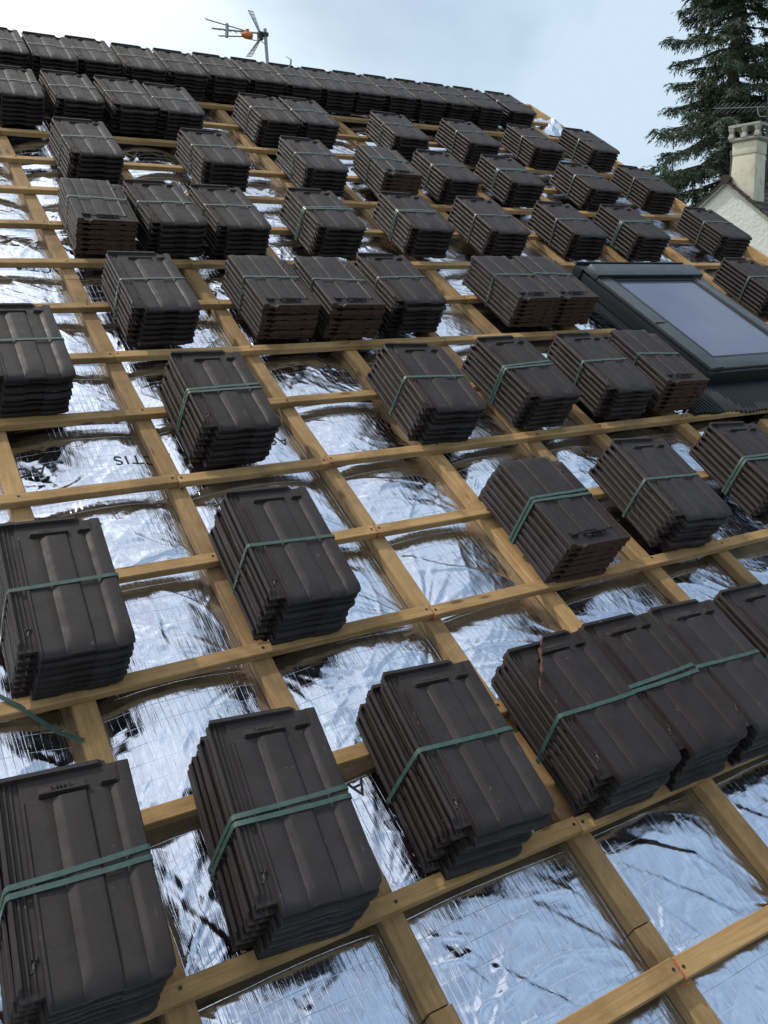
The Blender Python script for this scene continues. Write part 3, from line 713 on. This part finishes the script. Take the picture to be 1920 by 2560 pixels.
for sx in (-1, 1):
    xa = XL if sx < 0 else XR_
    mb = MB()
    def bx(a, b_, y0, y1, z0_, z1_):
        p, q_ = xa + sx * a, xa + sx * b_; mb.box(min(p, q_), max(p, q_), y0, y1, z0_, z1_)
    bx(-.006, .006, YB - .0, YT + .16, .012, .078); bx(.006, .085, YB - .02, YT + .16, .003, .0085); bx(.085, .091, YB - .02, YT + .16, .003, .026); bx(.045, .050, YB - .02, YT + .16, .0085, .016)
    sko(mb, 'side_flashing', M_DARK, bev=.001)
# bottom face and pleated apron
mb = MB(); mb.box(XL - .004, XR_ + .004, YB - .012, YB + .006, .010, .0845); mb.box(XL - .09, XR_ + .2, YB - .05, YB - .0125, .006, .020)
sko(mb, 'front_panel', M_DARK, bev=.0015)
mb = MB(); nA = 230; xa0, xa1 = XL - .24, XR_ + .30; rows_ = 9; vs = []
for j in range(rows_):
    t_ = j / (rows_ - 1)
    for i in range(nA + 1):
        u = i / nA; x = xa0 + (xa1 - xa0) * u; xt = x + .09 * (1 - t_) * (0)
        y = (YB - .045) * (1 - t_) + (.652 + .012 * math.sin(x * 9) + .006 * math.sin(x * 31)) * t_
        if x < XL - .08: y = y - (XL - .08 - x) * .15 * (1 - t_)
        z = .0085 + .0075 * (1 if (i // 2) % 2 else -1) * (.35 + .65 * t_) - .004 * t_ + .004 * math.sin(x * 14) * t_ + (.012 * (1 - t_) if x > XL - .08 else .004)
        vs.append((x, y, z))
mb.add(vs, [(j * (nA + 1) + i, j * (nA + 1) + i + 1, (j + 1) * (nA + 1) + i + 1, (j + 1) * (nA + 1) + i) for j in range(rows_ - 1) for i in range(nA)])
n0 = len(mb.v); mb.add([(x, y, z - .0015) for x, y, z in vs], [tuple(reversed(f)) for f in list(mb.f)])
sko(mb, 'pleated_apron', M_DARK)

# ------------------------------------------------------------------ own aerial behind the ridge
CW_ = Vector((-0.19362718, -1.95643929, 4.99400714))
def far(p, k=1.294): return CW_ + (Vector(p) - CW_) * k
mt = far((3.683, 6.57, 7.700)); az = empty('tv_aerial', Matrix.Translation((mt.x, mt.y, 3.9)), label='grey roof aerial with orange box on a mast behind the ridge', cat='aerial')
def ao(mb, name, m, parent=None):
    loc = (parent or az).matrix_world.translation if parent is None else az.matrix_world.translation
    mb.v = [(p[0] - loc.x, p[1] - loc.y, p[2] - loc.z) for p in mb.v]; return mb.obj(name, m, parent or az, angle=50)
mb = MB(); mb.tube([(mt.x + .01, mt.y, 3.75), (mt.x + .012, mt.y, mt.z - .5), (mt.x + .004, mt.y, mt.z - .2), (mt.x, mt.y, mt.z + .04)], .021, 10); ao(mb, 'mast', M_ALU)
hub = far((3.639, 6.591, 7.668)); tip1, tip2, tip3 = far((3.21, 6.89, 7.841)), far((3.251, 6.843, 7.752)), far((3.298, 6.796, 7.679)); bx_ = far((3.535, 6.656, 7.684))
bd = (tip2 - hub).normalized(); perp = Vector((0, 0, 1)).cross(bd).normalized()
rad = (hub - CW_).normalized(); across = (rad - bd * rad.dot(bd)).normalized()      # element direction: nearly towards the viewer's side
mb = MB()
b1, b3 = bx_ + Vector((0, 0, .035)), bx_ + Vector((0, 0, -.025))
for a_, b_, rd in ((b1, tip1, .008), (mt + Vector((0, 0, -.02)), tip2, .011), (b3, tip3, .008)): mb.tube([a_, b_], rd, 8)
ao(mb, 'boom', M_ALU)
mb = MB()
for a_, b_ in ((b1, tip1), (bx_, tip2), (b3, tip3)):
    for q_ in (.17, .33, .5, .66, .83, .985):
        c_ = a_.lerp(b_, q_); mb.tube([c_ - across * .075 + Vector((0, 0, .006)), c_ + across * .075 - Vector((0, 0, .006))], .0045, 6)
ao(mb, 'director_rod', M_ALU)
mb = MB(); c1_, c3_ = b1.lerp(tip1, .49), b3.lerp(tip3, .74); mid = (c1_ + c3_) / 2
mb.tube([c1_ + Vector((0, 0, .02)), c1_.lerp(c3_, .15), mid + Vector((.006, 0, 0)), c1_.lerp(c3_, .85), c3_ - Vector((0, 0, .015))], [.02, .024, .017, .024, .02], 10); ao(mb, 'boom_link', M_ALU)
mb = MB(); e = [bx_ + bd * s_ for s_ in (-.065, -.055, -.02, .03, .07, .078)]
mb.tube([p - Vector((0, 0, .01)) for p in e], [.018, .042, .046, .042, .026, .012], 12); mb.tube([bx_ + Vector((0, 0, .02)), bx_ + Vector((0, 0, .06))], .022, 10); ao(mb, 'dipole_box', M_ORANGE)
mb = MB(); mb.box(-.03, .03, -.03, .03, -.045, .045, mtx=Matrix.Translation(hub)); mb.box(-.032, .032, -.03, .03, -.02, .022, mtx=Matrix.Translation(mt + Vector((0, 0, -.03)))); ao(mb, 'clamp', M_BLACKP)
for top_, sg in ((far((3.590, 6.676, 7.905)), 1), (far((3.518, 6.613, 7.475)), -1)):
    mb = MB(); st = hub + Vector((0, 0, .03 * sg)) - bd * .0
    for k in range(5):
        o_ = across * (-.16 + .08 * k); mb.tube([st + o_ * .35, top_ + o_], .0045, 6)
    for q_ in (.12, .3, .48, .66, .84, 1.0):
        mb.tube([st.lerp(top_, q_) - across * (.06 + .1 * q_), st.lerp(top_, q_) + across * (.06 + .1 * q_)], .004, 6)
    ao(mb, 'reflector_grid', M_ALU)
mb = MB(); mb.tube([bx_ - Vector((0, 0, .04)), bx_.lerp(hub, .5) - Vector((0, 0, .06)), hub - Vector((0, 0, .05)), mt - Vector((0, 0, .15)), mt + Vector((.022, 0, -.45))], .005, 6); ao(mb, 'cable', M_BLACKP)

# ------------------------------------------------------------------ neighbour's house (gable to the left, ridge running away right)
A = Vector((17.49, 12.13, 0)); wd_ = Vector((.245, -.9695, 0)).normalized(); nd_ = Vector((.9695, .245, 0)).normalized()
HM = Matrix(((wd_.x, nd_.x, 0, A.x), (wd_.y, nd_.y, 0, A.y), (0, 0, 1, 0), (0, 0, 0, 1)))     # local x along gable, y along ridge
hs = empty('neighbour_house', HM, label='white rendered gable house with brown roof beyond the right edge', cat='house')
ZA, SL, SR, HWL, HWR, ZE = 7.72, .78, .86, 3.6, 3.6, 0
def roofz(x, a=0): return ZA - (SL * -x if x < 0 else SR * x) + a
mb = MB(); zl, zr = roofz(-HWL), roofz(HWR)
mb.add([(-HWL, 0, 0), (HWR, 0, 0), (HWR, 0, zr), (0, 0, ZA), (-HWL, 0, zl), (-HWL, 9, 0), (HWR, 9, 0), (HWR, 9, zr), (0, 9, ZA), (-HWL, 9, zl)],
       [(0, 1, 2, 3, 4), (9, 8, 7, 6, 5), (0, 4, 9, 5), (1, 6, 7, 2)]); mb.obj('wall', M_RENDER, hs)
# roof slopes in overlapping courses of tiles with uneven verge edges
rr_ = random.Random(8); rf = None
for side, slope, hw in ((-1, SL, HWL + .35), (1, SR, HWR + .35)):
    mb = MB(); courses = 24
    for c_ in range(courses):
        xa_, xb = hw * c_ / courses, hw * (c_ + 1.12) / courses
        ye = -.09 + rr_.uniform(-.015, .015)
        for yy0, yy1 in [(ye, .25)] + [(.25 + .22 * q_, .47 + .22 * q_) for q_ in range(41)]:
            dz = rr_.uniform(0, .008); zA_, zB = ZA - slope * xa_ + .06 + dz, ZA - slope * xb + .085 + dz
            lo_ = [Vector((side * xa_, yy0, zA_ - .05)), Vector((side * xb, yy0, zB - .05)), Vector((side * xb, yy1 - .006, zB - .05)), Vector((side * xa_, yy1 - .006, zA_ - .05))]
            hi_ = [p + Vector((0, 0, .05)) for p in lo_]
            mb.hull8(lo_, hi_)
    o = mb.obj('roof', M_OLDROOF, hs)
    if rf is None: rf = o
mb = MB()
for q_ in range(22):
    y0 = -.12 + q_ * .42; mb.tube([(0, y0, ZA + .06), (0, y0 + .2, ZA + .065), (0, y0 + .45, ZA + .052)], [.10, .095, .085], 10)
mb.obj('ridge_cap', M_OLDROOF, hs, angle=50)
mb = MB(); mb.hull8([Vector((-HWL - .3, -.07, roofz(-HWL - .3, -.04))), Vector((0, -.07, ZA - .04)), Vector((0, -.002, ZA - .04)), Vector((-HWL - .3, -.002, roofz(-HWL - .3, -.04)))], [Vector((-HWL - .3, -.07, roofz(-HWL - .3, .03))), Vector((0, -.07, ZA + .03)), Vector((0, -.002, ZA + .03)), Vector((-HWL - .3, -.002, roofz(-HWL - .3, .03)))])
mb.hull8([Vector((0, -.07, ZA - .04)), Vector((HWR + .3, -.07, roofz(HWR + .3, -.04))), Vector((HWR + .3, -.002, roofz(HWR + .3, -.04))), Vector((0, -.002, ZA - .04))], [Vector((0, -.07, ZA + .03)), Vector((HWR + .3, -.07, roofz(HWR + .3, .03))), Vector((HWR + .3, -.002, roofz(HWR + .3, .03))), Vector((0, -.002, ZA + .03))])
mb.obj('verge_mortar', M_CONC, hs)
# chimney: stack, necking band, cap plate on stub posts
ch_x0, ch_x1, ch_y0, ch_y1 = .06, .58, .10, .64
mb = MB(); mb.hull8([Vector((ch_x0 - .05, ch_y0 - .03, 6.9)), Vector((ch_x1 + .03, ch_y0 - .03, 6.9)), Vector((ch_x1 + .03, ch_y1 + .03, 6.9)), Vector((ch_x0 - .05, ch_y1 + .03, 6.9))], [Vector((ch_x0, ch_y0, 8.30)), Vector((ch_x1, ch_y0, 8.30)), Vector((ch_x1, ch_y1, 8.30)), Vector((ch_x0, ch_y1, 8.30))])
mb.box(ch_x0 - .015, ch_x1 + .015, ch_y0 - .015, ch_y1 + .015, 8.301, 8.56); chim = mb.obj('chimney', M_CHIM, hs, bev=.01)
mb = MB(); e_ = .075
mb.hull8([Vector((ch_x0 - .02, ch_y0 - .02, 8.56)), Vector((ch_x1 + .02, ch_y0 - .02, 8.56)), Vector((ch_x1 + .02, ch_y1 + .02, 8.56)), Vector((ch_x0 - .02, ch_y1 + .02, 8.56))], [Vector((ch_x0 - e_, ch_y0 - e_, 8.60)), Vector((ch_x1 + e_, ch_y0 - e_, 8.60)), Vector((ch_x1 + e_, ch_y1 + e_, 8.60)), Vector((ch_x0 - e_, ch_y1 + e_, 8.60))])
mb.box(ch_x0 - e_, ch_x1 + e_, ch_y0 - e_, ch_y1 + e_, 8.601, 8.65)
for px in (ch_x0 - .03, (ch_x0 + ch_x1) / 2, ch_x1 + .03):
    for py in (ch_y0 - .03, ch_y1 + .03):
        lo_ = [Vector((px + a_ * .07, py + b_ * .06, 8.651)) for a_, b_ in ((-1, -1), (1, -1), (1, 1), (-1, 1))]
        mi_ = [Vector((px + a_ * .045, py + b_ * .04, 8.76)) for a_, b_ in ((-1, -1), (1, -1), (1, 1), (-1, 1))]
        hi_ = [Vector((px + a_ * .07, py + b_ * .06, 8.87)) for a_, b_ in ((-1, -1), (1, -1), (1, 1), (-1, 1))]
        mb.hull8(lo_, mi_); mb.hull8([p + Vector((0, 0, .0005)) for p in mi_], hi_)
mb.box(ch_x0 - e_ - .02, ch_x1 + e_ + .02, ch_y0 - e_ - .02, ch_y1 + e_ + .02, 8.871, 8.93)
mb.obj('chimney_cap', M_CONC, chim, bev=.006)
mb = MB(); mb.box(ch_x0 + .04, ch_x1 - .04, ch_y0 + .04, ch_y1 - .04, 8.652, 8.66); mb.obj('flue_opening', M_FLUE, chim)  # solid near-black slab in place of an open flue mouth
mb = MB(); mb.tube([(-.06, .38, 7.5), (-.06, .38, 8.35)], .055, 10); mb.tube([(-.06, .38, 8.35), (-.06, .38, 8.45)], .07, 10); mb.obj('flue_pipe', M_BLACKP, hs, angle=40)
mb = MB(); 
# the neighbour's yagi, strapped to the chimney
Bi = Vector((18.36, 11.83, 0)); ya = empty('yagi_aerial', Matrix.Translation((18.36, 11.83, 7.3)), label='long thin rod aerial beside the cream chimney, in front of the conifer', cat='aerial')
def yo(mb, name, m):
    mb.v = [(p[0] - 18.36, p[1] - 11.83, p[2] - 7.3) for p in mb.v]; return mb.obj(name, m, ya, angle=50)
mb = MB(); mb.tube([(18.40, 11.80, 7.5), (18.43, 11.80, 8.6), (18.50, 11.93, 9.60)], .018, 8); yo(mb, 'mast', M_BLACKP)
mb = MB(); bA, bB = Vector((17.47, 12.54, 9.37)), Vector((18.50, 11.96, 9.38)); mb.tube([bA, bB], .011, 6)
mb.tube([(18.31, 12.05, 9.375), (18.31, 12.04, 9.25), (18.35, 12.02, 9.18), (18.42, 11.96, 9.16), (18.49, 11.93, 9.17)], .013, 8); yo(mb, 'boom', M_ALU)
el = Vector((.10, -.05, .075)) ; mb = MB()
for q_ in (.02, .10, .19, .29, .39, .49, .59, .69, .79, .9, .97):
    c_ = bA.lerp(bB, q_)
    for s_ in (-1, 1):
        d0 = c_ + Vector((0, 0, .05 * s_)); mb.tube([d0 - el * .75, d0 + el * .75], .0035, 6)
yo(mb, 'director_rod', M_ALU)

# ------------------------------------------------------------------ conifers
def conifer(loc, H, rmax, seed, label, base=4.0, dens=1.0, bare=.35):
    r = random.Random(seed); root = empty('conifer_tree', Matrix.Translation(loc), label=label, cat='tree')
    mb = MB(); pts = []; rads = []
    for i in range(16):
        z = H * i / 15; pts.append((.10 * math.sin(z * .3 + seed), .10 * math.cos(z * .23 + seed), z)); rads.append(.36 * (1 - i / 15) ** .8 + .03)
    mb.tube(pts, rads, 12)
    cv = []; cf = []
    def spray(p, d, L_, droop):
        """a hanging branchlet: a short stem of overlapping needle tufts"""
        n = max(4, int(L_ / .10)); side = d.cross(Vector((0, 0, 1)))
        side = side.normalized() if side.length > .01 else Vector((1, 0, 0)); q_ = p.copy(); dd = d.copy()
        for k in range(n):
            dd = (dd + Vector((r.uniform(-.2, .2), r.uniform(-.2, .2), -droop + r.uniform(-.12, .1)))).normalized(); q_ = q_ + dd * (L_ / n)
            for s_ in (-1, 1, 0):
                if r.random() < .12: continue
                dirn = (dd * .8 + side * s_ * r.uniform(.5, 1.0) + Vector((r.uniform(-.35, .35), r.uniform(-.35, .35), r.uniform(-.5, .15)))).normalized()
                ln = r.uniform(.11, .23); wv_ = dirn.cross(Vector((r.uniform(-1, 1), r.uniform(-1, 1), r.uniform(-1, 1)))).normalized() * r.uniform(.013, .026)
                b0 = len(cv); cv.extend([tuple(q_), tuple(q_ + dirn * ln * .45 + wv_), tuple(q_ + dirn * ln), tuple(q_ + dirn * ln * .45 - wv_)]); cf.append((b0, b0 + 1, b0 + 2, b0 + 3))
    z = base; 
    while z < H - .3:
        f = (z - base) / (H - base); rad_ = rmax * (1 - f) ** .75 * (1.0 if f > .12 else .85)
        nb_ = r.choice((4, 5, 6)) 
        a0 = r.random() * 6.28
        for k in range(nb_):
            if r.random() < .08: continue
            a = a0 + k * 6.283 / nb_ + r.uniform(-.3, .3); Lb = rad_ * (r.uniform(.5, .95) if r.random() < .75 else r.uniform(.95, 1.2)); rise = r.uniform(-.15, .28)
            d = Vector((math.cos(a), math.sin(a), 0)); P = []; n = 9
            for i in range(n + 1):
                t_ = i / n; P.append(Vector((d.x * Lb * t_, d.y * Lb * t_, z + Lb * (rise * t_ - .42 * t_ ** 1.6 + .20 * t_ ** 4))) + Vector((r.uniform(-.03, .03), r.uniform(-.03, .03), r.uniform(-.03, .03))))
            mb.tube(P, [.055 * (1 - i / n) * (1 - f * .5) + .008 for i in range(n + 1)], 5)
            m_ = int(Lb * 42 * dens)
            for q_ in range(m_):
                t_ = 1 - (1 - (.18 if f < .3 else .1)) * r.random() ** 1.0 * (1); i = min(n - 1, int(t_ * n)); p = P[i].lerp(P[i + 1], t_ * n - i)
                if t_ < .35 and r.random() < bare: continue
                s_ = r.choice((-1, 1)); out_ = (d * r.uniform(.25, 1) + d.cross(Vector((0, 0, 1))) * s_ * r.uniform(.2, 1.1) + Vector((0, 0, r.uniform(-.35, .2)))).normalized()
                spray(p, out_, r.uniform(.25, .75) * (.6 + .5 * (1 - f)) * (1.1 - .35 * t_), r.uniform(.1, .35))
            if r.random() < .2:
                i = 3; mb.tube([P[i], P[i] + Vector((r.uniform(-.3, .3), r.uniform(-.3, .3), -.5)), P[i] + Vector((r.uniform(-.5, .5), r.uniform(-.5, .5), -.9))], .012, 4)
        z += r.uniform(.26, .46)
    mb.obj('trunk', M_BARK, root, angle=60)
    me = bpy.data.meshes.new('crown'); me.from_pydata(cv, [], cf); me.materials.append(M_NEEDLE); link('crown', me, root)
conifer((30.75, 22.6, 0), 25.0, 4.9, 3, 'tall dark conifer with drooping boughs and bare trunk showing, behind the neighbour house')
conifer((35.6, 21.0, 0), 23.0, 4.8, 7, 'second dark conifer behind the tall one, filling the right edge', dens=1.1)
